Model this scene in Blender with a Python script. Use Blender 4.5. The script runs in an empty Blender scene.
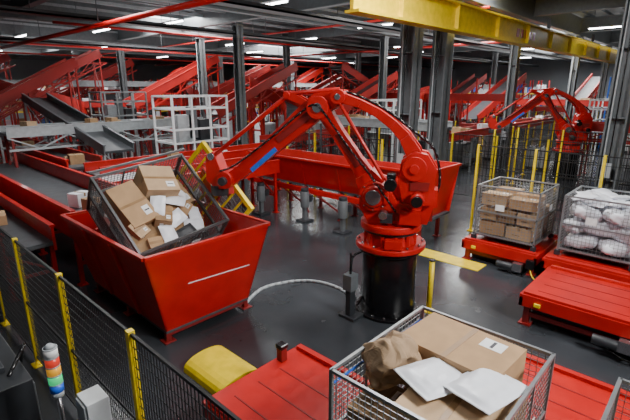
import bpy, math, random
from mathutils import Vector, Matrix, noise
random.seed(7)
C=bpy.context
R=math.radians
# ---------------------------------------------------------------- materials
def mat(name,col,rough=.5,metal=0.0,var=.12,scale=6,emit=None,bump=0.0,coat=0.0,spec=None,rvar=0):
    m=bpy.data.materials.new(name); m.use_nodes=True
    nt=m.node_tree; b=nt.nodes['Principled BSDF']
    b.inputs['Roughness'].default_value=rough; b.inputs['Metallic'].default_value=metal
    if coat: b.inputs['Coat Weight'].default_value=coat
    if spec is not None: b.inputs['Specular IOR Level'].default_value=spec
    tc=nt.nodes.new('ShaderNodeTexCoord'); n=nt.nodes.new('ShaderNodeTexNoise')
    n.inputs['Scale'].default_value=scale; n.inputs['Detail'].default_value=4
    nt.links.new(tc.outputs['Object'],n.inputs['Vector'])
    r=nt.nodes.new('ShaderNodeValToRGB')
    r.color_ramp.elements[0].position=.3; r.color_ramp.elements[1].position=.7
    r.color_ramp.elements[0].color=[c*(1-var) for c in col]+[1]
    r.color_ramp.elements[1].color=[min(1,c*(1+var)) for c in col]+[1]
    nt.links.new(n.outputs['Fac'],r.inputs['Fac']); nt.links.new(r.outputs['Color'],b.inputs['Base Color'])
    if rvar:
        mr=nt.nodes.new('ShaderNodeMapRange'); mr.inputs['To Min'].default_value=rough-rvar;mr.inputs['To Max'].default_value=rough+rvar
        n2=nt.nodes.new('ShaderNodeTexNoise'); n2.inputs['Scale'].default_value=scale*4;n2.inputs['Detail'].default_value=8
        nt.links.new(tc.outputs['Object'],n2.inputs['Vector'])
        nt.links.new(n2.outputs['Fac'],mr.inputs['Value']);nt.links.new(mr.outputs['Result'],b.inputs['Roughness'])
    if bump:
        bp=nt.nodes.new('ShaderNodeBump'); bp.inputs['Strength'].default_value=bump
        nt.links.new(n.outputs['Fac'],bp.inputs['Height']); nt.links.new(bp.outputs['Normal'],b.inputs['Normal'])
    if emit:
        b.inputs['Emission Color'].default_value=list(emit[:3])+[1]; b.inputs['Emission Strength'].default_value=emit[3]
    return m
RED=mat('red_paint',(.50,.010,.008),.34,0,.12,3,coat=.1,rvar=.12)
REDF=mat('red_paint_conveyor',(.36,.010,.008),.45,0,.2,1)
REDD=mat('red_paint_worn',(.22,.009,.008),.5,0,.25,5)
BLK=mat('black_paint',(.006,.006,.007),.25)
RUB=mat('belt_rubber',(.065,.072,.08),.45,0,.2,4)
GRY=mat('grey_steel',(.14,.155,.165),.45,.2)
DGR=mat('dark_grey_paint',(.025,.028,.033),.45)
LGR=mat('light_grey_paint',(.38,.41,.43),.45)
WHT=mat('white_paint',(.72,.75,.77),.45)
YEL=mat('yellow_paint',(.85,.62,.01),.42)
GAL=mat('galvanised_wire',(.30,.315,.33),.38,.6)
CGD=mat('cage_dark_steel',(.13,.135,.14),.45,.5)
CARD=mat('cardboard',(.42,.26,.135),.8,0,.1,5,bump=.05)
CARD2=mat('cardboard_dark',(.28,.17,.085),.8,0,.15,5)
CARD3=mat('cardboard_pale',(.50,.34,.20),.8,0,.1,5)
TAPE=mat('packing_tape',(.30,.175,.08),.3)
PAPER=mat('kraft_paper',(.36,.24,.14),.75,0,.12,8,bump=.3)
BAG=mat('poly_mailer',(.80,.82,.88),.30,0,.05,6,bump=.12)
LBL=mat('label_paper',(.8,.8,.8),.6)
INK=mat('print_ink',(.05,.05,.06),.6)
BLUE=mat('blue_paint',(.02,.14,.65),.4)
SILV=mat('machined_metal',(.4,.4,.42),.25,.9)
MESHB=mat('fence_wire',(.010,.010,.011),.5)
LAMP=mat('led_tube',(1,1,1),.5,emit=(.95,.98,1,22))
# ---------------------------------------------------------------- builder
class MB:
    def __init__(s): s.v=[];s.f=[];s.m=[];s.sm=[];s.mats=[]
    def add(s,vs,fs,mt,smooth=False):
        o=len(s.v); s.v+= [tuple(v) for v in vs]
        if mt not in s.mats: s.mats.append(mt)
        i=s.mats.index(mt)
        for k,f in enumerate(fs):
            s.f.append([o+a for a in f]); s.m.append(i)
            s.sm.append(smooth[k] if isinstance(smooth,list) else smooth)
    def box(s,c,d,mt,M=None):
        vs=[Vector((c[0]+x*d[0]/2,c[1]+y*d[1]/2,c[2]+z*d[2]/2)) for x in(-1,1) for y in(-1,1) for z in(-1,1)]
        if M: vs=[M@v for v in vs]
        s.add(vs,[(0,1,3,2),(4,6,7,5),(0,4,5,1),(2,3,7,6),(0,2,6,4),(1,5,7,3)],mt)
    def bb(s,x0,x1,y0,y1,z0,z1,mt,M=None): s.box(((x0+x1)/2,(y0+y1)/2,(z0+z1)/2),(x1-x0,y1-y0,z1-z0),mt,M)
    def beam(s,a,b,w,h,mt,M=None,w2=None,h2=None):
        a=Vector(a);b=Vector(b)
        if M: a=M@a;b=M@b
        d=(b-a).normalized(); up=Vector((0,0,1))
        if abs(d.z)>.95: up=Vector((0,1,0))
        x=d.cross(up).normalized(); y=x.cross(d)
        w2=w2 or w;h2=h2 or h
        vs=[]
        for p,ww,hh in((a,w,h),(b,w2,h2)):
            for i,j in((-1,-1),(1,-1),(1,1),(-1,1)): vs.append(p+x*i*ww/2+y*j*hh/2)
        s.add(vs,[(3,2,1,0),(4,5,6,7),(0,1,5,4),(1,2,6,5),(2,3,7,6),(3,0,4,7)],mt)
    def cyl(s,a,b,r,mt,r2=None,n=20,M=None):
        a=Vector(a);b=Vector(b)
        if M: a=M@a;b=M@b
        r2=r if r2 is None else r2
        d=(b-a).normalized(); up=Vector((0,0,1)) if abs(d.z)<.9 else Vector((1,0,0))
        x=d.cross(up).normalized(); y=x.cross(d)
        vs=[p+x*math.cos(2*math.pi*k/n)*q+y*math.sin(2*math.pi*k/n)*q for p,q in((a,r),(b,r2)) for k in range(n)]
        fs=[(k,(k+1)%n,n+(k+1)%n,n+k) for k in range(n)]+[tuple(range(n))[::-1],tuple(range(n,2*n))]
        s.add(vs,fs,mt,[True]*n+[False]*2)
    def path(s,pts,r,mt,n=8,M=None):
        P=[Vector(p) for p in pts]; Q=[P[0]]
        for i in range(len(P)-1):
            p0=P[max(i-1,0)];p1=P[i];p2=P[i+1];p3=P[min(i+2,len(P)-1)]
            for t in(.25,.5,.75,1): Q.append(.5*((2*p1)+(p2-p0)*t+(2*p0-5*p1+4*p2-p3)*t*t+(3*p1-p0-3*p2+p3)*t**3))
        for a,b in zip(Q,Q[1:]): s.cyl(a,b,r,mt,n=n,M=M)
    def prism(s,pts,l0,l1,mt,M=None):
        n=len(pts)
        vs=[Vector((p[0],l,p[1])) for l in(l0,l1) for p in pts]
        if M: vs=[M@v for v in vs]
        s.add(vs,[tuple(range(n)),tuple(range(n,2*n))[::-1]]+[(k,n+k,n+(k+1)%n,(k+1)%n) for k in range(n)],mt)
    def hexa(s,lo,hi,mt):
        s.add(list(lo)+list(hi),[(3,2,1,0),(4,5,6,7),(0,1,5,4),(1,2,6,5),(2,3,7,6),(3,0,4,7)],mt)
    def blob(s,M,d,mt,p=.5,amp=.06,seed=0,n=20,fr=7,smooth=True,pz=.9):
        vs=[];fs=[]
        for i in range(n+1):
            th=-math.pi/2+math.pi*i/n
            for j in range(2*n):
                ph=math.pi*j/n
                sg=lambda a,e:math.copysign(abs(a)**e,a)
                v=Vector((sg(math.cos(th),p)*sg(math.cos(ph),p)*d[0]/2,sg(math.cos(th),p)*sg(math.sin(ph),p)*d[1]/2,sg(math.sin(th),pz)*d[2]/2))
                nz=noise.noise_vector(v*fr+Vector((seed*3.1,seed,0)))+.5*noise.noise_vector(v*fr*2.3+Vector((seed,0,seed)))
                vs.append(M@(v+nz*amp))
        for i in range(n):
            for j in range(2*n):
                k=(j+1)%(2*n); fs.append((i*2*n+j,i*2*n+k,(i+1)*2*n+k,(i+1)*2*n+j))
        s.add(vs,fs,mt,smooth)
    def pouch(s,M,d,mt,seed=0,n=18,wr=.012,flap=True):
        vs=[];fs=[]
        for sd in(1,-1):
            for i in range(n+1):
                for j in range(n+1):
                    u=-1+2*i/n;v=-1+2*j/n
                    t=max(0,(1-abs(u/.9)**5))*max(0,(1-abs(v/.9)**5))
                    q=Vector((u*d[0]/2*(1-.02*v*v),v*d[1]/2*(1-.02*u*u),0))
                    nz=noise.noise(Vector((q.x*9+seed*5,q.y*9,seed)))+.6*noise.noise(Vector((q.x*22,q.y*17+seed,seed*2)))
                    z=sd*(.003+t*d[2]/2)+(nz*wr*(.35+t*.7) if sd>0 else nz*wr*.35)
                    vs.append(M@Vector((q.x,q.y,z)))
        N_=(n+1)**2
        for i in range(n):
            for j in range(n):
                a=i*(n+1)+j; fs.append((a,a+n+1,a+n+2,a+1)); fs.append((N_+a,N_+a+1,N_+a+n+2,N_+a+n+1))
        for k in range(n):
            for a,b_ in((k,k+1),(n*(n+1)+k+1,n*(n+1)+k),((k+1)*(n+1),k*(n+1)),(k*(n+1)+n,(k+1)*(n+1)+n)): fs.append((a,b_,N_+b_,N_+a))
        s.add(vs,fs,mt,True)
    def done(s,name,bevel=0,loc=(0,0,0),rz=0,parent=None):
        me=bpy.data.meshes.new(name); me.from_pydata(s.v,[],s.f)
        for m in s.mats: me.materials.append(m)
        me.polygons.foreach_set('material_index',s.m); me.polygons.foreach_set('use_smooth',s.sm)
        me.update()
        o=bpy.data.objects.new(name,me); C.collection.objects.link(o)
        o.location=loc;o.rotation_euler=(0,0,rz)
        if bevel:
            b=o.modifiers.new('bevel','BEVEL'); b.width=bevel;b.segments=2;b.limit_method='ANGLE';b.angle_limit=R(40)
        if parent: o.parent=parent
        return o
def T(x,y,z,rz=0,rx=0,ry=0):
    return Matrix.Translation((x,y,z))@Matrix.Rotation(rz,4,'Z')@Matrix.Rotation(ry,4,'Y')@Matrix.Rotation(rx,4,'X')
# ---------------------------------------------------------------- camera
H=4.0
cam=bpy.data.cameras.new('camera'); co=bpy.data.objects.new('camera',cam); C.collection.objects.link(co)
cam.sensor_width=36; cam.lens=440/630*36; cam.clip_end=300
th=math.atan(122/440)
f=Vector((.731*math.cos(th),.682*math.cos(th),-math.sin(th)))
co.location=(0,0,H); co.rotation_euler=f.to_track_quat('-Z','Y').to_euler()
C.scene.camera=co
# ---------------------------------------------------------------- shell
def floor_mat():
    m=mat('polished_concrete',(.038,.042,.048),.3,0,.35,.6)
    nt=m.node_tree;b=nt.nodes['Principled BSDF']
    n=nt.nodes.new('ShaderNodeTexNoise'); n.inputs['Scale'].default_value=2.2;n.inputs['Detail'].default_value=6
    tc=[x for x in nt.nodes if x.type=='TEX_COORD'][0]
    nt.links.new(tc.outputs['Object'],n.inputs['Vector'])
    mr=nt.nodes.new('ShaderNodeMapRange'); mr.inputs['To Min'].default_value=.10;mr.inputs['To Max'].default_value=.34
    nt.links.new(n.outputs['Fac'],mr.inputs['Value']);nt.links.new(mr.outputs['Result'],b.inputs['Roughness'])
    return m
b=MB(); b.bb(-8,62,-12,62,-.2,0,floor_mat()); b.done('floor')
CEIL=mat('deck_metal',(.18,.195,.205),.6,.1,.2,1); WALL=mat('wall_panel',(.3,.33,.36),.7,0,.1,.5)
b=MB(); b.bb(-8,62,-12,62,8.0,8.15,CEIL)
y=-12
while y<62: b.bb(-8,62,y,y+.35,7.86,8.0,CEIL); y+=.9
b.done('ceiling')
b=MB(); b.bb(62,62.2,-12,62,0,8,WALL); b.done('wall_right')
b=MB(); b.bb(-8,62,62,62.2,0,8,WALL); b.done('wall_back')
b=MB(); b.bb(-8.2,-8,-12,62,0,8,WALL); b.done('wall_left')
b=MB(); b.bb(-8,62,-12.2,-12,0,8,WALL); b.done('wall_front')
b=MB()
for x in range(-2,60,8):
    b.bb(x-.15,x+.15,-12,62,7.05,7.1,GRY); b.bb(x-.02,x+.02,-12,62,7.1,7.8,GRY); b.bb(x-.15,x+.15,-12,62,7.75,7.8,GRY)
for y in (-4,7.3,15,23,31,39,47,55):
    b.bb(-8,62,y-.15,y+.15,6.85,6.93,GRY); b.bb(-8,62,y-.03,y+.03,6.93,7.8,GRY)
for y in range(9,60,2):
    b.bb(-8,62,y-.06,y+.06,7.5,7.62,LGR)
b.done('roof_girders')
COLS=[(12.3,7.5),(13.9,7.3),(14.6,2.3),(22,7.9),(30,7.3),(38,7.3),(22,1.8),(30,2.3),(38,2.3),(13.2,17.1),(15.2,23.2),(22,15.2),(22,23.2),(30,15.2),(30,23.2),(14,31),(6,31.2),(22,31),(38,15.2),(30,31),(38,23.2),(46,7.3),(14,39),(6,39)]
def column(x,y,w=.45):
    b=MB(); b.bb(-w/2,w/2,-w/2,-w/2+.05,0,6.84,GRY); b.bb(-w/2,w/2,w/2-.05,w/2,0,6.84,GRY); b.bb(-.03,.03,-w/2,w/2,0,6.84,GRY)
    b.bb(-w*.6,w*.6,-w*.6,w*.6,0,.04,DGR); b.bb(-w*.6,w*.6,-w*.6,w*.6,6.7,6.75,GRY)
    for z in (1.5,3.2,5): b.bb(-w/2+.01,w/2-.01,-w/2+.05,w/2-.05,z,z+.03,GRY)
    b.cyl((-w/2-.04,w/4,0),(-w/2-.04,w/4,6.5),.025,LGR,n=6); b.cyl((-w/2-.04,0,0),(-w/2-.04,0,6.5),.015,BLK,n=6)
    b.bb(-w/2-.1,-w/2,-.1,.1,1.6,2.0,LGR)
    b.done('steel_column',.006,(x,y,0))
for x,y in COLS: column(x,y,.5 if x<15 and y<10 else .36)
b=MB(); b.bb(8.2,50,6.5,6.6,5.65,6.35,YEL); b.bb(8.2,50,6.35,6.75,5.6,5.66,YEL); b.bb(8.2,50,6.35,6.75,6.34,6.4,YEL)
for x in range(10,50,3): b.bb(x,x+.03,6.38,6.72,5.66,6.34,YEL)
for x in (12.3,22,30,38,46): b.beam((x,6.6,6.4),(x,6.6,6.9),.12,.12,DGR)
for k in range(5): b.bb(18+k*.45,18.3+k*.45,6.495,6.5,5.85,6.15,RED)
b.done('crane_beam')
b=MB(); b.cyl((6.6,2,6),(6.6,50,6),.08,RED); 
for y in range(4,50,6): b.cyl((6.6,y,6),(6.6,y,7.8),.015,GRY,n=6)
b.done('sprinkler_pipe')
b=MB(); b.cyl((7,21.5,6.65),(50,21.5,6.65),.06,RED,n=10); 
for x in range(8,50,6): b.cyl((x,21.5,6.6),(x,21.5,7.8),.015,GRY,n=6)
b.done('sprinkler_pipe')
b=MB(); b.cyl((10,5,7.0),(60,-3,7.0),.04,RED,n=8); b.cyl((16.5,7,6.75),(16.5,40,6.75),.05,RED,n=8); b.cyl((26.5,7,6.5),(26.5,50,6.5),.07,RED,n=8)
for y in range(8,40,6): b.cyl((16.5,y,6.75),(16.5,y,7.8),.015,GRY,n=6);b.cyl((26.5,y,6.5),(26.5,y,7.8),.015,GRY,n=6)
b.cyl((4,35,6.2),(50,35,6.2),.06,RED,n=8); b.cyl((4,28.5,6.3),(50,28.5,6.3),.06,RED,n=8)
b.done('sprinkler_pipe')
b=MB()
for y in (11,17,27):
    b.bb(4,55,y,y+.5,6.3,6.36,DGR); b.bb(4,55,y,y+.02,6.3,6.45,DGR); b.bb(4,55,y+.48,y+.5,6.3,6.45,DGR)
    for x in range(5,55,5): b.cyl((x,y+.25,6.3),(x,y+.25,7.8),.015,GRY,n=6)
b.done('cable_tray')
for i,(x,y) in enumerate([(4,3),(4,11),(11,-5),(11,12.5),(11,19),(18,13),(19,25),(26,5),(28,17.5),(28,34),(8,30),(36,12),(37,25),(10,24),(20,19.5),(24,29),(14,34),(4,36),(33,20),(46,16),(44,4),(34,30),(42,34),(22,40),(10,44),(50,10)]):
    b=MB(); b.bb(-.07,.07,-1.0,1.0,.05,.11,WHT); b.bb(-.045,.045,-.95,.95,0,.05,LAMP)
    for yy in(-.8,.8): b.cyl((0,yy,.11),(0,yy,1.0),.01,GRY,n=6)
    b.done('ceiling_light',0,(x,y,6.75))
def area(name,loc,size,power,target=None,col=(1,.99,.97),up=False):
    l=bpy.data.lights.new(name,'AREA'); l.shape='RECTANGLE'; l.size=size[0];l.size_y=size[1];l.energy=power;l.color=col
    o=bpy.data.objects.new(name,l);C.collection.objects.link(o);o.location=loc
    if target: o.rotation_euler=(Vector(target)-Vector(loc)).to_track_quat('-Z','Y').to_euler()
    if up: o.rotation_euler=(math.pi,0,0)
area('hopper_key_fill',(5,-4,7.2),(2.4,1.0),2000,(4.5,6,1))  # added out-of-view area light that brightens the hopper front
area('hopper_key_fill',(8,4.5,7.7),(1.4,1.4),620)
area('hopper_key_fill',(1.5,5,7.6),(1,1),120)
area('hopper_key_fill',(6,14,7.6),(2,2),800)
area('hopper_key_fill',(16,8,7.6),(2,4),1000)
area('hopper_key_fill',(14,24,7.6),(4,6),2200)
area('hopper_key_fill',(28,10,7.6),(5,5),2200)
area('hopper_key_fill',(30,30,7.6),(8,8),3800)
area('hopper_key_fill',(10,42,7.6),(8,6),3000)
area('hopper_key_fill',(48,12,7.6),(8,8),3000)
area('ceiling_bounce_fill',(14,16,6.2),(12,12),260,up=True)  # added upward area lights, standing in for light bounced onto the ceiling
area('ceiling_bounce_fill',(16,34,6.2),(18,12),520,up=True)
area('ceiling_bounce_fill',(34,12,6.2),(16,16),520,up=True)
w=bpy.data.worlds.new('world');C.scene.world=w;w.use_nodes=True
w.node_tree.nodes['Background'].inputs[0].default_value=(.5,.55,.6,1); w.node_tree.nodes['Background'].inputs[1].default_value=.4
# ---------------------------------------------------------------- generic parts
def carton(b,M,d,mt=CARD,label=True):
    x,y,z=d
    b.box((0,0,z/2),d,mt,M)
    b.box((0,0,z+.001),(x+.002,.05,.004),TAPE,M)
    b.box((x/2+.001,0,z*.88),(.004,.05,z*.24),TAPE,M); b.box((-x/2-.001,0,z*.88),(.004,.05,z*.24),TAPE,M)
    if label:
        b.box((x*.25,-y*.25,z+.002),(x*.25,y*.22,.003),LBL,M)
        b.box((x*.25,-y*.25,z+.004),(x*.18,y*.03,.002),INK,M)
        b.box((-x*.1,-y/2-.001,z*.5),(x*.22,.004,z*.25),LBL,M)
        b.box((-x/2-.001,y*.1,z*.35),(.003,y*.3,z*.04),INK,M)
def cage(b,M,sx,sy,h,pitch=.06,wr=.0035,feet=True,m=None,fr=.035):
    m=m or GAL
    X,Y=sx/2,sy/2
    for x in(-X,X):
        for y in(-Y,Y):
            b.beam((x,y,0),(x,y,h),fr,fr,m,M)
            if feet: b.box((x,y,-.05),(.1,.1,.1),DGR,M)
    for z in(.04,h*.5,h):
        for y in(-Y,Y): b.beam((-X-fr/2,y,z),(X+fr/2,y,z),fr*.9,fr*.9,m,M)
        for x in(-X,X): b.beam((x,-Y,z),(x,Y,z),fr*.9,fr*.9,m,M)
    b.box((0,0,.02),(sx,sy,.03),DGR,M)
    def grid(n,fn,zz):
        for i in range(1,n): b.beam(fn(i/n,0),fn(i/n,h),2*wr,2*wr,m,M)
        for k in range(1,zz):
            b.beam(fn(0,h*k/zz),fn(1,h*k/zz),2*wr,2*wr,m,M)
    nz=int(h/pitch)
    for y in(-Y,Y): grid(int(sx/pitch),lambda t,z:(-X+t*sx,y,z),nz)
    for x in(-X,X): grid(int(sy/pitch),lambda t,z:(x,-Y+t*sy,z),nz)
    for x in (-X/3,X/3):
        for y in(-Y,Y): b.beam((x,y,0),(x,y,h),.02,.02,m,M)
    b.box((-X-.02,Y*.2,h*.62),(.006,.2,.14),LBL,M); b.box((X*.3,-Y-.02,h*.62),(.2,.006,.14),LBL,M)
def fence(p0,p1,h,sp,pv=.06,ph=.2,wr=.004,name='safety_fence'):
    b=MB(); p0=Vector(p0);p1=Vector(p1);L=(p1-p0).length;u=(p1-p0)/L
    n=max(1,round(L/sp))
    for i in range(n+1):
        p=p0+u*(L*i/n); b.beam(p,p+Vector((0,0,h)),.06,.06,YEL); b.box((p.x,p.y,.01),(.16,.16,.02),YEL)
    for z in(.15,h*.52,h-.03): b.beam(p0+Vector((0,0,z)),p1+Vector((0,0,z)),.025,.03,MESHB)
    k=int(L/pv)
    for i in range(1,k):
        p=p0+u*(L*i/k); b.beam(p+Vector((0,0,.15)),p+Vector((0,0,h-.03)),2*wr,2*wr,MESHB)
    z=.15+ph
    while z<h-.05: b.beam(p0+Vector((0,0,z)),p1+Vector((0,0,z)),2*wr,2*wr,MESHB); z+=ph
    b.done(name)
def conveyor(name,p0,p1,w,sh=.3,legs=True,truss=False,items=0,side=RED,leg=RED,parcels=True):
    b=MB();p0=Vector(p0);p1=Vector(p1);L=(p1-p0).length;u=(p1-p0).normalized()
    s=Vector((-u.y,u.x,0)).normalized(); n=s.cross(u)*-1
    if n.z<0:n=-n
    b.beam(p0,p1,w,.08,RUB)
    for k in(-1,1):
        q=s*k*(w/2+.03)
        b.beam(p0+q+n*(sh*.2),p1+q+n*(sh*.2),.05,sh,side)
        b.beam(p0+q+n*(sh*.72),p1+q+n*(sh*.72),.10,.04,side)
        if truss:
            b.beam(p0+q-n*.55,p1+q-n*.55,.08,.08,side)
            m=max(2,int(L/.9))
            for i in range(m):
                a=p0+u*(L*i/m);c=p0+u*(L*(i+1)/m)
                lo=n*-.55; hi=n*(-sh*.3)
                b.beam(a+q+(lo if i%2 else hi),c+q+(hi if i%2 else lo),.05,.05,side)
    for i in range(int(L/.5)):
        a=p0+u*(.25+.5*i)-n*.1; b.beam(a-s*w/2,a+s*w/2,.05,.05,GRY)
    if legs:
        m=max(1,int(L/2.6))
        for i in range(m+1):
            a=p0+u*(.15+(L-.3)*i/m)
            if a.z<.35: continue
            for k in(-1,1):
                q=a+s*k*(w/2); b.beam((q.x,q.y,0),(q.x,q.y,q.z-.04),.08,.08,leg); b.box((q.x,q.y,.01),(.18,.18,.02),leg)
            z=a.z*.4; b.beam((a.x-s.x*w/2,a.y-s.y*w/2,z),(a.x+s.x*w/2,a.y+s.y*w/2,z),.06,.06,leg)
            b.beam((a.x-s.x*w/2,a.y-s.y*w/2,z),(a.x+s.x*w/2,a.y+s.y*w/2,a.z-.1),.04,.04,leg)
    ang=math.atan2(u.y,u.x); sl=math.asin(u.z)
    for i in range(items):
        a=p0+u*(L*random.uniform(.05,.95))+n*.04
        carton(b,T(a.x,a.y,a.z,ang+random.uniform(-.4,.4),0,-sl),(random.uniform(.3,.6),random.uniform(.25,.45),random.uniform(.15,.4)),random.choice([CARD,CARD2,CARD3,BAG]),False)
    b.done(name)
def curved_chute(cx,cy,r,a0,a1,z0,z1,w=1.1,sh=.5):
    b=MB();n=24
    ring=[]
    for i in range(n+1):
        t=i/n;a=R(a0+(a1-a0)*t);z=z0+(z1-z0)*t
        ring.append((a,z))
    P=lambda rr,a,z:Vector((cx+rr*math.cos(a),cy+rr*math.sin(a),z))
    for (a,z),(c,y_) in zip(ring,ring[1:]):
        ri,ro=r-w/2,r+w/2
        b.hexa([P(ri,a,z-.05),P(ri,c,y_-.05),P(ro,c,y_-.05),P(ro,a,z-.05)],[P(ri,a,z),P(ri,c,y_),P(ro,c,y_),P(ro,a,z)],RUB)
        for rr,dr in((ri,-.04),(ro,.04)):
            b.hexa([P(rr,a,z-.15),P(rr,c,y_-.15),P(rr+dr,c,y_-.15),P(rr+dr,a,z-.15)],[P(rr,a,z+sh),P(rr,c,y_+sh),P(rr+dr,c,y_+sh),P(rr+dr,a,z+sh)],REDF)
    for i in range(0,n+1,6):
        a,z=ring[i]
        for rr in(r-w/2,r+w/2):
            p=P(rr,a,0); b.beam(p,(p.x,p.y,z-.1),.1,.1,REDF); b.box((p.x,p.y,.01),(.2,.2,.02),REDF)
        b.beam(P(r-w/2,a,z-.2),P(r+w/2,a,z-.2),.08,.08,REDF)
    b.done('curved_chute')
# ---------------------------------------------------------------- robot
def robot(loc,rz):
    e=bpy.data.objects.new('industrial_robot_arm',None);C.collection.objects.link(e);e.location=loc;e.rotation_euler=(0,0,rz)
    b=MB()
    b.cyl((0,0,0),(0,0,.06),.60,BLK,n=40); b.cyl((0,0,.06),(0,0,1.2),.50,BLK,.48,n=48); b.cyl((0,0,1.2),(0,0,1.27),.56,BLK,n=40)
    for k in range(16):
        a=2*math.pi*k/16; b.cyl((.55*math.cos(a),.55*math.sin(a),.06),(.55*math.cos(a),.55*math.sin(a),.09),.02,SILV,n=6)
    b.done('pedestal',.008,parent=e)
    b=MB()
    b.cyl((0,0,1.27),(0,0,1.36),.62,RED,n=40); b.cyl((0,0,1.36),(0,0,1.56),.46,RED,.42,n=40); b.cyl((0,0,1.56),(0,0,1.62),.48,DGR,n=40);b.cyl((0,0,1.62),(0,0,1.74),.54,RED,n=40)
    for k in range(12):
        a=2*math.pi*k/12+.1; b.cyl((.56*math.cos(a),.56*math.sin(a),1.36),(.56*math.cos(a),.56*math.sin(a),1.40),.025,SILV,n=6)
        b.beam((.44*math.cos(a+.2),.44*math.sin(a+.2),1.36),(.44*math.cos(a+.2),.44*math.sin(a+.2),1.56),.06,.1,RED)
    b.box((-.1,.5,1.46),(.3,.2,.16),RED)
    b.done('rotating_base',.01,parent=e)
    b=MB()
    b.prism([(-.62,1.74),(.40,1.74),(.50,1.90),(.40,2.05),(.10,2.2),(-.1,2.45),(-.15,2.8),(-.3,2.95),(-.52,2.95),(-.68,2.7),(-.72,2.1)],-.16,.16,RED)
    for s in(-1,1):
        q=sorted((s*.2,s*.34))
        b.prism([(-.48,1.74),(.36,1.74),(.54,2.05),(.50,2.36),(.30,2.48),(.06,2.40),(-.1,2.15),(-.52,2.1)],q[0],q[1],RED)
        b.prism([(-.68,2.1),(-.2,2.1),(-.1,2.5),(-.14,2.85),(-.34,3.0),(-.56,2.95),(-.72,2.7)],*sorted((s*.14,s*.28)),RED)
        b.prism([(-.6,2.35),(-.3,2.35),(-.3,2.5),(-.62,2.5)],*sorted((s*.28,s*.30)),REDD)
        b.prism([(-.3,1.82),(.0,1.82),(.0,1.96),(-.3,1.96)],*sorted((s*.34,s*.345)),REDD)
    b.box((-.34,.38,1.92),(.34,.18,.24),RED); b.box((.05,.40,1.88),(.2,.12,.16),DGR); b.box((-.7,0,2.2),(.12,.3,.3),RED); b.box((-.55,-.1,1.95),(.3,.5,.3),REDD)
    b.done('turret',.03,parent=e)
    b=MB()
    for s in(-1,1):
        b.cyl((.28,s*.33,2.24),(.28,s*.42,2.24),.25,RED,n=36); b.cyl((.28,s*.42,2.24),(.28,s*.47,2.24),.20,RED,.17,n=30)
        b.cyl((.28,s*.47,2.24),(.28,s*.50,2.24),.13,SILV,n=24)
        for k in range(8):
            a=k*math.pi/4; b.cyl((.28+.225*math.cos(a),s*.42,2.24+.225*math.sin(a)),(.28+.225*math.cos(a),s*.44,2.24+.225*math.sin(a)),.015,SILV,n=6)
        b.cyl((-.36,s*.26,2.72),(-.36,s*.34,2.72),.2,RED,n=30)
    b.cyl((-.02,.34,2.52),(-.02,.66,2.52),.10,RED,n=24); b.cyl((-.02,.66,2.52),(-.02,.78,2.52),.10,BLK,n=20); b.box((-.02,.6,2.64),(.14,.16,.08),BLK)
    b.cyl((-.44,.34,2.25),(-.44,.62,2.25),.11,RED,n=24); b.cyl((-.44,.62,2.25),(-.44,.68,2.25),.09,BLK,n=24); b.cyl((.1,.36,1.95),(.1,.56,1.95),.07,SILV,n=20)
    b.cyl((-.36,.34,2.72),(-.36,.38,2.72),.08,RED,n=24)
    b.done('motor_drives',.008,parent=e)
    b=MB()
    def link(pts,wd,l0,l1,m=RED):
        P=[Vector((p[0],0,p[1])) for p in pts];L_=[];R_=[]
        for i,p in enumerate(P):
            d=(P[min(i+1,len(P)-1)]-P[max(i-1,0)]).normalized(); nn=Vector((-d.z,0,d.x))
            L_.append(p+nn*wd[i]/2);R_.append(p-nn*wd[i]/2)
        for i in range(len(P)-1):
            q=[L_[i],L_[i+1],R_[i+1],R_[i]]
            b.prism([(a.x,a.z) for a in q],l0,l1,m)
    link([(.28,2.24),(.44,2.46),(.66,2.78),(.98,3.24),(1.2,3.56),(1.30,3.70)],[.44,.32,.24,.21,.25,.32],-.13,.13)
    link([(.60,2.69),(.98,3.24)],[.12,.10],.13,.15,REDD)
    link([(.34,2.32),(.5,2.56)],[.5,.34],-.18,.18)
    b.done('lower_arm',.012,parent=e)
    b=MB()
    ar=[(-.38,2.75),(-.32,2.98),(-.17,3.22),(.03,3.42),(.28,3.60),(.58,3.75),(.95,3.86)]; aw=[.30,.25,.19,.16,.15,.14,.18]
    link(ar,aw,-.24,-.12); link(ar,aw,.12,.24)
    for p in((-.17,3.22),(.28,3.60)): b.cyl((p[0],-.2,p[1]),(p[0],.2,p[1]),.05,RED,n=14)
    b.done('rear_link',.01,parent=e)
    b=MB()
    b.cyl((1.30,-.26,3.68),(1.30,.26,3.68),.19,RED,n=30); b.cyl((1.30,.26,3.68),(1.30,.29,3.68),.08,SILV,n=24)
    b.cyl((.95,-.28,3.86),(.95,.28,3.86),.12,RED,n=24); b.cyl((.95,.28,3.86),(.95,.3,3.86),.05,SILV,n=24)
    link([(.85,3.88),(1.25,3.78),(1.58,3.50),(2.2,2.98),(2.8,2.50),(3.12,2.28)],[.20,.40,.38,.30,.24,.24],-.13,.13)
    b.prism([(1.5,3.62),(2.1,3.14),(2.04,3.05),(1.44,3.5)],.13,.15,REDD)
    b.prism([(2.12,2.98),(2.62,2.56),(2.57,2.49),(2.07,2.91)],.13,.135,BLUE)
    b.done('forearm',.012,parent=e)
    b=MB()
    b.cyl((1.86,.12,3.88),(3.36,.12,2.76),.04,RED,n=12); b.cyl((.95,.1,3.98),(1.86,.12,3.90),.035,RED,n=12)
    for s in(-1,1): b.prism([(1.2,3.62),(1.38,3.64),(1.95,3.84),(1.93,3.94),(1.82,3.95)],*sorted((s*.1,s*.15)),RED)
    b.cyl((1.87,-.18,3.88),(1.87,.2,3.88),.06,RED,n=16)
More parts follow.
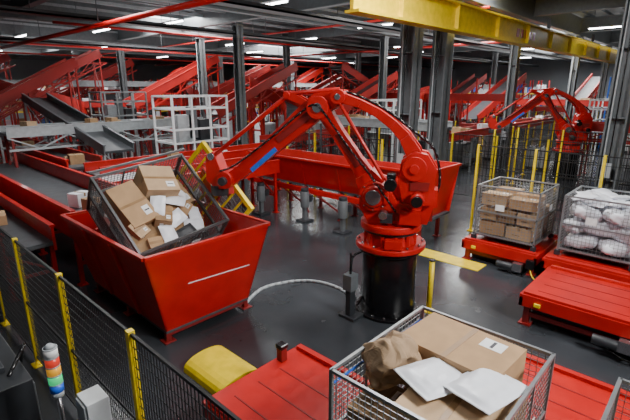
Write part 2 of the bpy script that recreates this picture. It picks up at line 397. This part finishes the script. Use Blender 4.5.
    b.cyl((.12,.27,2.5),(1.0,.2,3.86),.032,RED,n=12)
    b.done('parallel_rods',.004,parent=e)
    b=MB()
    b.cyl((3.12,-.22,2.32),(3.12,.22,2.32),.16,RED,n=28); b.prism([(3.0,2.2),(3.3,2.12),(3.52,2.3),(3.5,2.78),(3.34,2.86),(3.2,2.5),(3.0,2.42)],-.16,.16,RED)
    b.cyl((3.38,-.2,2.76),(3.38,.2,2.76),.07,SILV,n=16); b.cyl((3.32,0,2.0),(3.32,0,2.2),.17,DGR,n=24); b.cyl((3.12,.22,2.32),(3.12,.32,2.32),.08,DGR,n=20)
    b.done('wrist',.01,parent=e)
    b=MB()
    b.path([(-.1,.42,2.0),(.1,.5,2.3),(.40,.28,2.62),(.75,.18,3.0),(1.05,.2,3.4),(1.3,.3,3.72),(1.6,.2,3.6),(2.2,.17,3.12),(2.9,.17,2.62),(3.2,.2,2.5)],.018,BLK)
    b.path([(-.3,-.5,1.5),(-.6,-.4,1.9),(-.78,-.1,2.4),(-.66,.0,3.0),(-.3,.0,3.3),(.2,0,3.66),(.8,.0,3.92),(1.3,.05,3.97)],.022,BLK)
    b.done('hose_package',parent=e)
    return e
robot((6.42,4.13,0),R(118.15))
robot((22.3,5.2,0),R(124))
b=MB()
b.path([(4.6,6.15,.02),(5.3,6.45,.02),(5.9,6.3,.02),(6.3,5.95,.02),(6.42,5.4,.02),(6.3,4.8,.02)],.035,LGR)
b.done('cable_duct')
b=MB(); b.cyl((6.85,3.5,0),(6.85,3.5,1.0),.05,YEL); b.cyl((6.85,3.5,0),(6.85,3.5,.02),.11,YEL); b.cyl((6.85,3.5,1.0),(6.85,3.5,1.03),.055,BLK); b.done('safety_bollard')
b=MB(); b.bb(5.6,5.74,4.37,4.48,.0,.75,DGR); b.bb(5.56,5.76,4.33,4.52,.55,.85,GRY); b.cyl((5.65,4.42,.85),(5.65,4.42,1.25),.02,BLK,n=8);b.bb(5.55,5.85,4.25,4.6,0,.06,DGR)
b.path([(5.65,4.42,.8),(5.8,4.5,1.1),(5.95,4.4,1.2),(6.0,4.3,1.3)],.025,BLK); b.path([(5.65,4.5,.6),(5.8,4.6,.2),(5.95,4.5,.1),(6.0,4.4,.3)],.02,BLK); b.done('junction_pedestal',.01)
b=MB(); b.bb(9.25,9.75,3.6,5.6,0,.012,YEL); b.done('floor_marking')
b=MB(); b.bb(12.4,12.7,-3,4.5,0,.012,YEL); b.done('floor_marking')
b=MB()
n=12
for i in range(n):
    a=math.pi*i/n;c=math.pi*(i+1)/n
    f_=lambda t:(3.12-.36*math.cos(t),.20*math.sin(t)**.7)
    (xa,za),(xc,zc)=f_(a+1e-6),f_(min(c,math.pi-1e-6))
    b.add([(xa,4.3,za),(xc,4.3,zc),(xc,5.2,zc),(xa,5.2,za)],[(0,1,2,3)],YEL,True)
    b.add([(xa,4.3,za),(xc,4.3,zc),(3.12,4.3,0)],[(0,2,1)],YEL); b.add([(xa,5.2,za),(xc,5.2,zc),(3.12,5.2,0)],[(0,1,2)],YEL)
b.done('rounded_floor_guard')
# ---------------------------------------------------------------- hopper
b=MB()
x0,x1,y0,y1,zt,zb=2.62,5.0,5.8,9.1,1.62,.2
i0,i1,j0,j1=2.98,4.66,6.06,8.9
def wall(a,c,c2,a2,t,nrm):
    n_=Vector(nrm)*t
    P=[Vector(q) for q in(a,c,c2,a2)]
    b.hexa([p for p in P],[p+n_ for p in P],RED)
wall((x0,y0,zt),(x1,y0,zt),(i1,j0,zb),(i0,j0,zb),.04,(0,1,0))
wall((x0,y1,zt),(x1,y1,zt),(i1,j1,zb),(i0,j1,zb),.04,(0,-1,0))
wall((x0,y0,zt),(x0,y1,zt),(i0,j1,zb),(i0,j0,zb),.04,(1,0,0))
wall((x1,y0,zt),(x1,y1,zt),(i1,j1,zb),(i1,j0,zb),.04,(-1,0,0))
b.bb(i0,i1,j0,j1,zb-.04,zb+.02,RUB)
for (a,c) in(((x0,y0),(x1,y0)),((x0,y1),(x1,y1)),((x0,y0),(x0,y1)),((x1,y0),(x1,y1))): b.beam((a[0],a[1],zt+.01),(c[0],c[1],zt+.01),.07,.06,RED)
for x in(i0+.05,i1-.05):
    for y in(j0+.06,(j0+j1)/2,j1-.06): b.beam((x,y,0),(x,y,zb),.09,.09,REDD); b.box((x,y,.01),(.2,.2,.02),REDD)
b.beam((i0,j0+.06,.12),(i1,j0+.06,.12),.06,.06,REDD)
def fy(z,o=-.012): return y0+(j0-y0)*(zt-z)/(zt-zb)+o
b.beam((3.35,fy(.98),.98),(4.6,fy(.92),.92),.012,.02,LBL)
for yy in(6.9,8.0): b.beam((x0-.02,yy,zt-.02),(i0-.03,yy,zb+.05),.06,.05,RED)
b.done('tipping_hopper',.008)
M=T(3.80,7.35,2.03,0,R(42),R(-7))
b=MB(); Mb=M@Matrix.Translation((0,0,-.95))
cage(b,Mb,1.78,1.7,.95,.06,.0035,False,CGD,.05)
b.done('wire_cage')
b=MB()
carton(b,Mb@T(-.5,.18,.38,R(8),R(5)),(.52,.85,.55),CARD)
carton(b,Mb@T(.10,.42,.45,R(-14),R(-5),R(8)),(.62,.62,.55),CARD3)
carton(b,Mb@T(.45,-.25,.1,R(25),R(10)),(.5,.4,.4),CARD2)
carton(b,Mb@T(-.5,-.5,.1,R(5)),(.55,.5,.62),CARD2)
carton(b,Mb@T(.1,-.45,.1,R(15)),(.6,.5,.5),CARD)
carton(b,Mb@T(.62,.3,.05,R(5)),(.35,.6,.45),CARD2)
carton(b,Mb@T(.35,-.1,.50,R(35),R(12)),(.42,.34,.2),CARD); carton(b,Mb@T(-.1,-.25,.66,R(-30),R(-10)),(.3,.4,.22),CARD2)
carton(b,Mb@T(-.62,-.3,.68,R(20),R(12)),(.25,.3,.18),CARD3); carton(b,Mb@T(-.4,-.68,.68,R(-10),R(5)),(.4,.2,.14),CARD)
for (x,y,z,a,rx,sd) in((.12,-.35,.78,20,10,1),(-.12,-.05,.9,60,-15,2),(.42,-.55,.62,-20,10,3),(-.2,-.62,.82,80,5,4),(.5,.1,.66,40,20,5),(.15,-.68,.72,10,0,6),(.58,-.3,.60,70,15,7),(.28,.0,.80,-40,-12,8)):
    b.pouch(Mb@T(x,y,z,R(a),R(rx),R(rx*.7)),(.40,.27,.07),BAG if sd!=6 else DGR,sd,12)
b.done('parcel_pile',.004)
# gripper with yellow ladder frame leaning outwards
b=MB()
G=Mb
LB=lambda t:(.97+.42*t,-.03+1.12*t)   # x,z along the height of the frame
for y in(-.88,.88): b.beam((LB(0)[0],y,LB(0)[1]),(LB(1)[0],y,LB(1)[1]),.08,.08,YEL,G)
for t in(0,1): b.beam((LB(t)[0],-.92,LB(t)[1]),(LB(t)[0],.92,LB(t)[1]),.09,.09,YEL,G)
for k in range(1,7):
    y=-.88+k*.2514; b.beam((LB(0)[0],y,LB(0)[1]),(LB(1)[0],y,LB(1)[1]),.035,.045,YEL,G)
b.beam((LB(.5)[0],-.88,LB(.5)[1]),(LB(.5)[0],.88,LB(.5)[1]),.05,.05,YEL,G)
for k in range(1,16):
    t=k/16; b.beam((LB(t)[0],-.88,LB(t)[1]),(LB(t)[0],.88,LB(t)[1]),.01,.01,CGD,G)
b.beam((-.9,.93,1.0),(1.0,.93,1.0),.04,.04,CGD,G); b.beam((-.95,-.3,-.06),(.98,-.3,-.06),.08,.06,RED,G);b.beam((-.95,.4,-.06),(.98,.4,-.06),.08,.06,RED,G)
b.box((1.30,.2,.45),(.06,.7,.6),RED,G); b.beam((1.0,.5,.1),(1.3,.5,.3),.06,.06,RED,G); b.beam((1.0,-.1,.1),(1.3,-.1,.3),.06,.06,RED,G)
pw=G@Vector((1.32,.2,.55))
b.beam(pw,(4.93,6.95,2.15),.3,.3,RED)
b.done('cage_gripper',.006)
# ---------------------------------------------------------------- platforms & cages
def platform(name,x0,x1,y0,y1,z,motor=True):
    b=MB(); b.bb(x0,x1,y0,y1,z-.06,z,RED)
    for (a,c,d,e) in((x0,x1,y0,y0+.06),(x0,x1,y1-.06,y1),(x0,x0+.06,y0,y1),(x1-.06,x1,y0,y1)): b.bb(a,c,d,e,z-.22,z-.055,RED)
    for x in(x0+.12,x1-.12):
        for y in(y0+.12,y1-.12):
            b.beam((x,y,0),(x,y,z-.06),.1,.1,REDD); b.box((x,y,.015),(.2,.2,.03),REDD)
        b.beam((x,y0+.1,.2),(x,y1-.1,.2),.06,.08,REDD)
    b.bb(x0+.02,x0+.10,y0+.05,y1-.05,z,z+.05,RED); b.bb(x1-.1,x1-.02,y0+.05,y1-.05,z,z+.05,RED)
    k=x0+.3
    while k<x1-.2: b.bb(k,k+.02,y0+.2,y1-.2,z,z+.006,REDD); k+=.35
    b.bb(x0+.3,x1-.3,y0+.15,y1-.15,.0,z-.1,DGR)
    if motor:
        ym=y0+.45
        b.cyl((x0-.1,ym,z-.34),(x0-.1,ym+.34,z-.34),.08,DGR); b.box((x0-.08,ym-.1,z-.32),(.14,.2,.18),SILV); b.box((x0-.06,ym-.35,z-.2),(.1,.16,.2),BLK)
        b.path([(x0-.06,ym-.35,z-.3),(x0-.15,ym-.2,z-.5),(x0-.1,ym+.1,z-.45)],.015,BLK,6); b.path([(x0-.05,ym-.35,z-.3),(x0-.2,ym-.5,.05),(x0,ym-.7,.05)],.015,YEL,6)
        b.box((x0-.02,y1-.3,z-.13),(.04,.1,.06),YEL)
    b.done(name,.006)
platform('cage_lift_table',7.5,9.15,.2,2.15,.58)
platform('cage_lift_table',9.75,11.6,.6,2.45,.5)
platform('cage_lift_table',9.75,11.5,2.55,4.25,.5)
platform('cage_lift_table',9.75,11.6,-1.4,.5,.5)
platform('cage_lift_table',2.2,3.75,2.15,3.8,.6,False)
platform('cage_lift_table',2.2,5.7,-1.1,2.05,.55,False)
def fill(b,M,sx,sy,h,bags=False):
    z=.06
    layers=3
    for L in range(layers):
        hh=(h-.1)/layers
        nx,ny=(2,3) if L%2 else (3,2)
        for i in range(nx):
            for j in range(ny):
                cx=-sx/2+sx*(i+.5)/nx; cy=-sy/2+sy*(j+.5)/ny
                if bags:
                    b.blob(M@T(cx,cy,z+hh*.5,R(random.uniform(0,180)),R(random.uniform(-25,25))),(sx/nx*1.15,sy/ny*.95,hh*.9),BAG if random.random()<.9 else CARD,.45,.035,random.randint(0,99),14)
                else:
                    q=random.uniform(.75,.97)*(.8 if L==2 else 1)
                    if L==2 and random.random()<.25: continue
                    carton(b,M@T(cx,cy,z,R(random.uniform(-5,5))),(sx/nx*.9,sy/ny*.9,hh*q),random.choice([CARD,CARD,CARD2,CARD3]))
        z+=hh
    if bags:
        for i in range(12):
            b.pouch(M@T(random.uniform(-.4,.4),random.uniform(-.4,.4),z+.03+i*.012,R(random.uniform(0,180)),R(random.uniform(-20,20)),R(random.uniform(-15,15))),(.48,.34,.12),BAG,i,12,.02)
N=T(3.07,1.38,.67)
b=MB(); cage(b,N,1.45,1.25,1.13,.055,.0025,fr=.03); b.beam((-.7,.625,1.0),(.7,.625,1.0),.015,.02,BLUE,N); b.done('wire_cage')
b=MB()
carton(b,N@T(.36,.04,.66,R(-3)),(.62,.92,.48),CARD)
carton(b,N@T(-.28,-.24,.46,R(3)),(.70,.72,.58),CARD3); 
carton(b,N@T(-.1,0,.06),(1.1,1.0,.39),CARD2,False); carton(b,N@T(.35,-.05,.46),(.6,.9,.19),CARD2,False); carton(b,N@T(-.35,.38,.46,R(5)),(.5,.38,.3),CARD2)
b.done('carton_stack',.004)
b=MB(); b.blob(N@T(-.16,.42,1.04,R(-25),R(8)),(.50,.34,.44),PAPER,.7,.06,5,34,6,False); b.done('crumpled_paper')
b=MB(); b.pouch(N@T(-.20,.0,1.10,R(-20),R(2),R(3)),(.50,.42,.075),BAG,3,30,.009); b.pouch(N@T(-.06,-.37,1.12,R(-12),R(-2),R(3)),(.56,.42,.085),BAG,9,30,.009)
b.done('padded_mailers')
N2=T(3.07,-.35,.67)
b=MB(); cage(b,N2,1.45,1.25,1.13,.055,.0025,fr=.03); b.done('wire_cage')
b=MB(); fill(b,N2,1.35,1.15,.8); b.done('cage_parcels')
for (x,y,bg,m_) in((10.6,3.38,False,CGD),(10.8,1.6,True,CGD),(10.8,-.4,False,CGD)):
    Mx=T(x,y,.62); b=MB(); cage(b,Mx,1.3,1.35,1.2,.07,.0032,m=GAL); b.done('wire_cage')
    b=MB(); fill(b,Mx,1.2,1.25,1.15 if not bg else 1.05,bg); b.done('cage_parcels')
for (x,y,bg) in((14.0,.6,False),(17.2,1.2,True),(17.5,-1.5,False),(14.2,-2.0,True)):
    Mx=T(x,y,.12,R(random.uniform(-10,10))); b=MB(); cage(b,Mx,1.2,1.0,1.6,.1,.005,m=GAL); b.done('wire_cage')
    b=MB(); fill(b,Mx,1.1,.9,1.3,bg); b.done('cage_parcels')
# ---------------------------------------------------------------- discharge trough
b=MB()
def trough(x0,x1,y0,y1,zt,zb,ins,end=True):
    for (xa,xi,s) in((x0,x0+ins,1),(x1,x1-ins,-1)):
        b.hexa([Vector((xa,y0,zt)),Vector((xa,y1,zt)),Vector((xi,y1,zb)),Vector((xi,y0,zb))],[Vector((xa+.04*s,y0,zt)),Vector((xa+.04*s,y1,zt)),Vector((xi+.04*s,y1,zb)),Vector((xi+.04*s,y0,zb))],RED)
        b.beam((xa,y0,zt),(xa,y1,zt),.07,.07,RED)
    b.bb(x0+ins,x1-ins,y0,y1,zb-.05,zb+.02,RUB)
    y=y0+.3
    while y<y1:
        b.beam((x0+ins,y,zb-.05),(x1-ins,y,zb-.05),.06,.1,REDD)
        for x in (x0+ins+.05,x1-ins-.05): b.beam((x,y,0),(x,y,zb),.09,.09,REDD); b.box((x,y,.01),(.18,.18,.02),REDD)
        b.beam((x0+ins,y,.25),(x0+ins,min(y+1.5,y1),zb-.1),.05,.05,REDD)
        b.beam((x0+ins*.2,y,zt-.1),(x0+ins,y,zb),.05,.05,RED)
        y+=1.5
trough(9.9,11.2,6.6,12.5,1.8,.95,.25)
trough(9.45,11.35,5.2,6.7,2.0,.75,.4)
b.hexa([Vector(p) for p in((9.45,5.2,2.0),(11.35,5.2,2.0),(10.95,5.3,.75),(9.85,5.3,.75))],[Vector(p) for p in((9.45,5.24,2.0),(11.35,5.24,2.0),(10.95,5.34,.75),(9.85,5.34,.75))],RED)
b.beam((9.42,5.2,2.0),(11.38,5.2,2.0),.07,.07,RED)
b.beam((9.62,5.2,1.45),(9.62,6.7,1.45),.04,.05,REDD); b.beam((9.85,6.7,.85),(9.85,12.5,.85),.1,.16,RED)
b.done('parcel_chute',.006)
for (x,y) in((9.4,9.2),(9.3,7.6),(9.0,10.8)):
    b=MB(); b.bb(-.2,.2,-.2,.2,0,.05,DGR); b.bb(-.06,.06,-.06,.06,.05,.5,GRY); b.cyl((0,0,.45),(0,0,.95),.14,GRY); b.cyl((0,0,.95),(0,0,1.05),.12,DGR); b.box((.2,0,.7),(.14,.2,.2),DGR); b.done('drive_motor',.006,(x,y,0))
# ---------------------------------------------------------------- conveyors near left
conveyor('belt_conveyor',(3.7,9.25,1.2),(3.7,20,1.2),1.6,.6,side=RED,items=2)
conveyor('belt_conveyor',(2.1,9.5,1.0),(2.1,26,1.0),.8,.5,side=RED,items=2)
conveyor('belt_conveyor',(5.6,11.2,1.45),(9.6,11.2,1.45),1.2,.4,side=RED)
conveyor('belt_conveyor',(5.3,15.2,1.5),(5.3,28,1.5),1.0,.4,side=RED,items=3)
conveyor('belt_conveyor',(4.9,13.6,1.5),(12.0,13.6,1.5),1.1,.4,side=RED,items=2)
conveyor('inclined_conveyor',(6.8,16.0,1.8),(6.8,24.8,3.5),1.0,.35,truss=False,side=GRY,leg=LGR)
b=MB(); b.bb(4.7,9.3,11.95,12.9,1.5,1.56,LGR)
for x in(4.8,6.9,9.2):
    for y in(12.0,12.85): b.beam((x,y,0),(x,y,1.5),.08,.08,REDD)
b.bb(4.7,9.3,11.92,11.96,1.3,1.56,RED); b.done('transfer_table',.005)
curved_chute(7.5,29.5,2.6,180,330,4.6,2.6); curved_chute(16.8,19.6,1.8,90,-60,4.2,2.2); curved_chute(3.5,30.5,2.2,-20,170,2.0,4.4); curved_chute(18.5,27.5,2.2,200,20,4.8,2.4); curved_chute(25,13.5,1.6,180,0,2.2,4.0)
inc=[((6.0,29.8,3.0),(12,29.8,6.0)),((2,25.5,1.5),(9,25.5,5.2)),((12,26,3.0),(18,26,5.8)),((9,34,2.5),(16,34,5.8)),((18,30,2.5),(26,30,5.6)),((14,20.7,2.6),(20,20.7,5.2)),((24,25,2.5),(32,25,5.5)),((20,18,2.2),(27,18,4.8)),((2,37.5,2.5),(9,37.5,6)),((28,12.5,2),(36,12.5,4.8)),((0,34,2),(6,34,5)),((17,37.5,2.5),(24,37.5,5.8)),((28,33,2.5),(36,33,5.8)),((34,18,2.2),(42,18,5)),((36,27,2.5),(44,27,5.8)),((42,10,2.2),(50,10,5)),((24,20.5,5.4),(31,20.5,2.8))]
for a,c in inc: conveyor('inclined_conveyor',a,c,1.1,.45,truss=True,side=REDF,leg=REDF)
flat=[((4,19,2.4),(12,19,2.4)),((8,28,3.0),(40,28,3.0)),((18,9.5,1.8),(40,9.5,1.8)),((14.6,17,1.4),(40,17,1.4)),((2,32,4.2),(34,32,4.2)),((18,22,3.6),(50,22,3.6)),((24,-2,2.2),(24,5,2.2)),((33,-6,3),(33,40,3)),((17,8.5,2.4),(17,16,2.4)),((41,-6,2.2),(41,30,2.2)),((10,36,2.4),(44,36,2.4)),((26,9,3.4),(26,40,3.4)),((48,-6,3),(48,40,3)),((12,40,3.6),(50,40,3.6)),((24,1,3.0),(50,1,3.0)),((12,22,2.2),(12,40,2.2)),((19,-2.6,1.6),(40,-2.6,1.6))]
for i,(a,c) in enumerate(flat): conveyor('sorting_conveyor',a,c,.9,.35,items=12,truss=i%3==0,side=REDF if i%4 else LGR,leg=random.choice([REDF,REDD,GRY,GRY]))
def scaffold(x,y,sx,sy,z0,z1,m=WHT):
    b=MB()
    for i in(-1,-.33,.33,1):
        for j in(-1,1): b.beam((i*sx/2,j*sy/2,0),(i*sx/2,j*sy/2,z1),.07,.07,m)
    for z in(z0,z0+.5,z1-.45,z1):
        for j in(-1,1): b.beam((-sx/2,j*sy/2,z),(sx/2,j*sy/2,z),.06,.07,m)
        for i in(-1,1): b.beam((i*sx/2,-sy/2,z),(i*sx/2,sy/2,z),.06,.07,m)
    b.bb(-sx/2,sx/2,-sy/2,sy/2,z0-.05,z0,DGR)
    b.bb(-sx*.3,-sx*.05,-.2,.2,z0,z0+1.0,LGR); b.bb(sx*.1,sx*.35,-.2,.2,z0,z0+.8,DGR); b.bb(-sx*.1,sx*.05,-.2,.0,z0+.1,z0+1.3,GRY)
    b.done('access_platform',0,(x,y,0))
scaffold(9.6,15.6,2.4,1.4,2.0,3.7); scaffold(3.5,22,1.6,2,1.9,3.6,WHT); scaffold(28,4.5,3,2,1.8,3.4); scaffold(36,4.5,3,1.6,1.8,3.4); scaffold(20,13,2.6,1.6,1.8,3.4); scaffold(9.8,22.5,2.2,1.4,2.2,3.8,LGR)
def rack(x,y,n,lv,col):
    b=MB()
    for i in range(n+1):
        for j in(-.5,.5): b.beam((i*2.4,j,0),(i*2.4,j,lv*1.3+.8),.09,.09,col)
        b.beam((i*2.4,-.5,.5),(i*2.4,.5,1.5),.04,.04,col)
    for L in range(lv):
        z=.9+L*1.3
        for j in(-.5,.5): b.beam((0,j,z),(n*2.4,j,z),.06,.1,YEL)
        b.bb(0,n*2.4,-.5,.5,z+.05,z+.08,GRY)
        for i in range(n*3):
            if random.random()<.8: 
                h=random.uniform(.3,.8); carton(b,T(.4+i*.8,random.uniform(-.1,.1),z+.08),(.65,.7,h),random.choice([CARD,CARD2,BAG,WHT,BLUE,LGR]),False)
    b.done('storage_rack',0,(x,y,0))
rack(34,14.3,6,3,REDF); rack(36,6,5,3,BLUE); rack(18,34.3,6,3,REDF); rack(28,38.5,6,3,LGR); rack(42.5,20,4,3,REDF); rack(4,41,7,3,REDF)
# fences
fence((1.37,1.7,0),(1.37,13.95,0),2.0,1.75,.05,.1,.0035)
fence((12.0,-4,0),(12.0,5.0,0),2.5,1.5,.09,.3,.005)
fence((12.0,8.2,0),(12.0,12.7,0),2.4,1.5,.09,.3,.005)
fence((15.5,-4,0),(15.5,12.4,0),2.4,1.6,.14,.4,.006)
fence((16,-3.7,0),(30,-3.7,0),2.4,1.6,.14,.4,.006)
fence((18,6.9,0),(42,6.9,0),2.4,2,.16,.5,.007)
fence((18,11.5,0),(42,11.5,0),2.2,2,.16,.5,.007)
fence((19.5,-2,0),(19.5,6.5,0),2.4,1.6,.16,.5,.007)
k=0
while k<80:
    x=random.uniform(17.6,50);y=random.uniform(-3,46); k+=1
    if abs(x-22)<2.2 and abs(y-5.5)<3.5: continue
    if any(abs(x-cx)<1.2 and abs(y-cy)<1.1 for cx,cy in COLS): continue
    b=MB(); w_,d_,h_=random.uniform(.4,1.3),random.uniform(.4,1.1),random.uniform(.9,2.5); m=random.choice([WHT,LGR,LGR,REDD,GRY,DGR,CARD,WHT,GRY])
    b.bb(-w_/2,w_/2,-d_/2,d_/2,.1,h_,m); b.bb(-w_/2+.05,w_/2-.05,-d_/2-.02,-d_/2,.2,h_-.1,LGR); b.bb(-w_/2-.02,-w_/2,-d_/2+.06,d_/2-.06,.2,h_-.1,m); b.bb(-w_/2+.03,w_/2-.03,-d_/2+.03,d_/2-.03,0,.1,DGR)
    b.bb(-.03,.03,-d_/2-.05,-d_/2,h_*.5,h_*.5+.2,BLK); b.bb(-.15,.15,-.15,.15,h_,h_+.12,DGR)
    b.done('control_cabinet',.01,(x,y,0))
# ---------------------------------------------------------------- stack light, boxes left foreground
GRN=mat('green_lens',(.02,.5,.15),.3,emit=(.05,.9,.3,.5));AMB=mat('amber_lens',(.8,.35,.02),.3,emit=(1,.5,.05,.3));RDL=mat('red_lens',(.7,.03,.02),.3,emit=(1,.1,.05,.3));BLL=mat('blue_lens',(.03,.15,.8),.3)
b=MB(); x,y=.86,3.86
b.cyl((x,y,.0),(x,y,1.42),.02,SILV,n=12); b.cyl((x,y,1.42),(x,y,1.47),.05,LGR)
z=1.47
for m in(BLL,GRN,AMB,RDL,LBL): b.cyl((x,y,z),(x,y,z+.075),.055,m); b.cyl((x,y,z+.075),(x,y,z+.085),.057,LGR); z+=.085
b.cyl((x,y,z),(x,y,z+.03),.05,LGR,.02); b.cyl((x,y,0),(x,y,.02),.1,DGR)
b.done('stack_light')
b=MB(); b.bb(.95,1.13,3.45,3.68,1.15,1.48,WHT); b.bb(.93,.95,3.47,3.66,1.17,1.46,LGR); b.bb(1.0,1.06,3.52,3.58,0,1.15,GRY); b.cyl((1.03,3.5,1.15),(1.03,3.5,.6),.015,BLK,n=8); b.done('junction_box',.012)
for (xx,yy,zz) in((.35,5.0,1.35),(.35,6.4,1.5)):
    b=MB(); b.bb(-.45,.45,-.6,.6,.1,zz,DGR); b.bb(-.42,.42,-.57,.57,0,.1,BLK); b.bb(.45,.47,-.55,-.03,.2,zz-.08,GRY); b.bb(.45,.47,.03,.55,.2,zz-.08,GRY); b.bb(.47,.5,-.08,-.05,.7,.9,BLK); b.bb(-.3,.3,-.3,.3,zz,zz+.06,DGR)
    b.cyl((.1,.2,zz+.06),(.1,.2,zz+.12),.06,LGR); b.path([(.3,-.4,zz),(.5,-.2,zz+.15),(.55,.2,zz-.1),(.5,.4,.8)],.02,BLK)
    b.done('control_cabinet',.01,(xx,yy,0))
b=MB(); b.bb(.0,1.1,7.6,9.4,.9,1.0,LGR); 
for xx in(.06,1.04):
    for yy in(7.66,9.34): b.beam((xx,yy,0),(xx,yy,.9),.06,.06,LGR)
b.bb(.1,.9,7.8,8.6,1.0,1.3,WHT); b.bb(.3,.8,8.8,9.2,1.0,1.2,DGR)
b.done('work_bench',.006)
b=MB(); b.bb(3.3,3.40,3.66,3.76,.6,.8,REDD); b.bb(3.29,3.41,3.65,3.77,.78,.84,BLK); b.done('sensor_post',.01)
print('done')
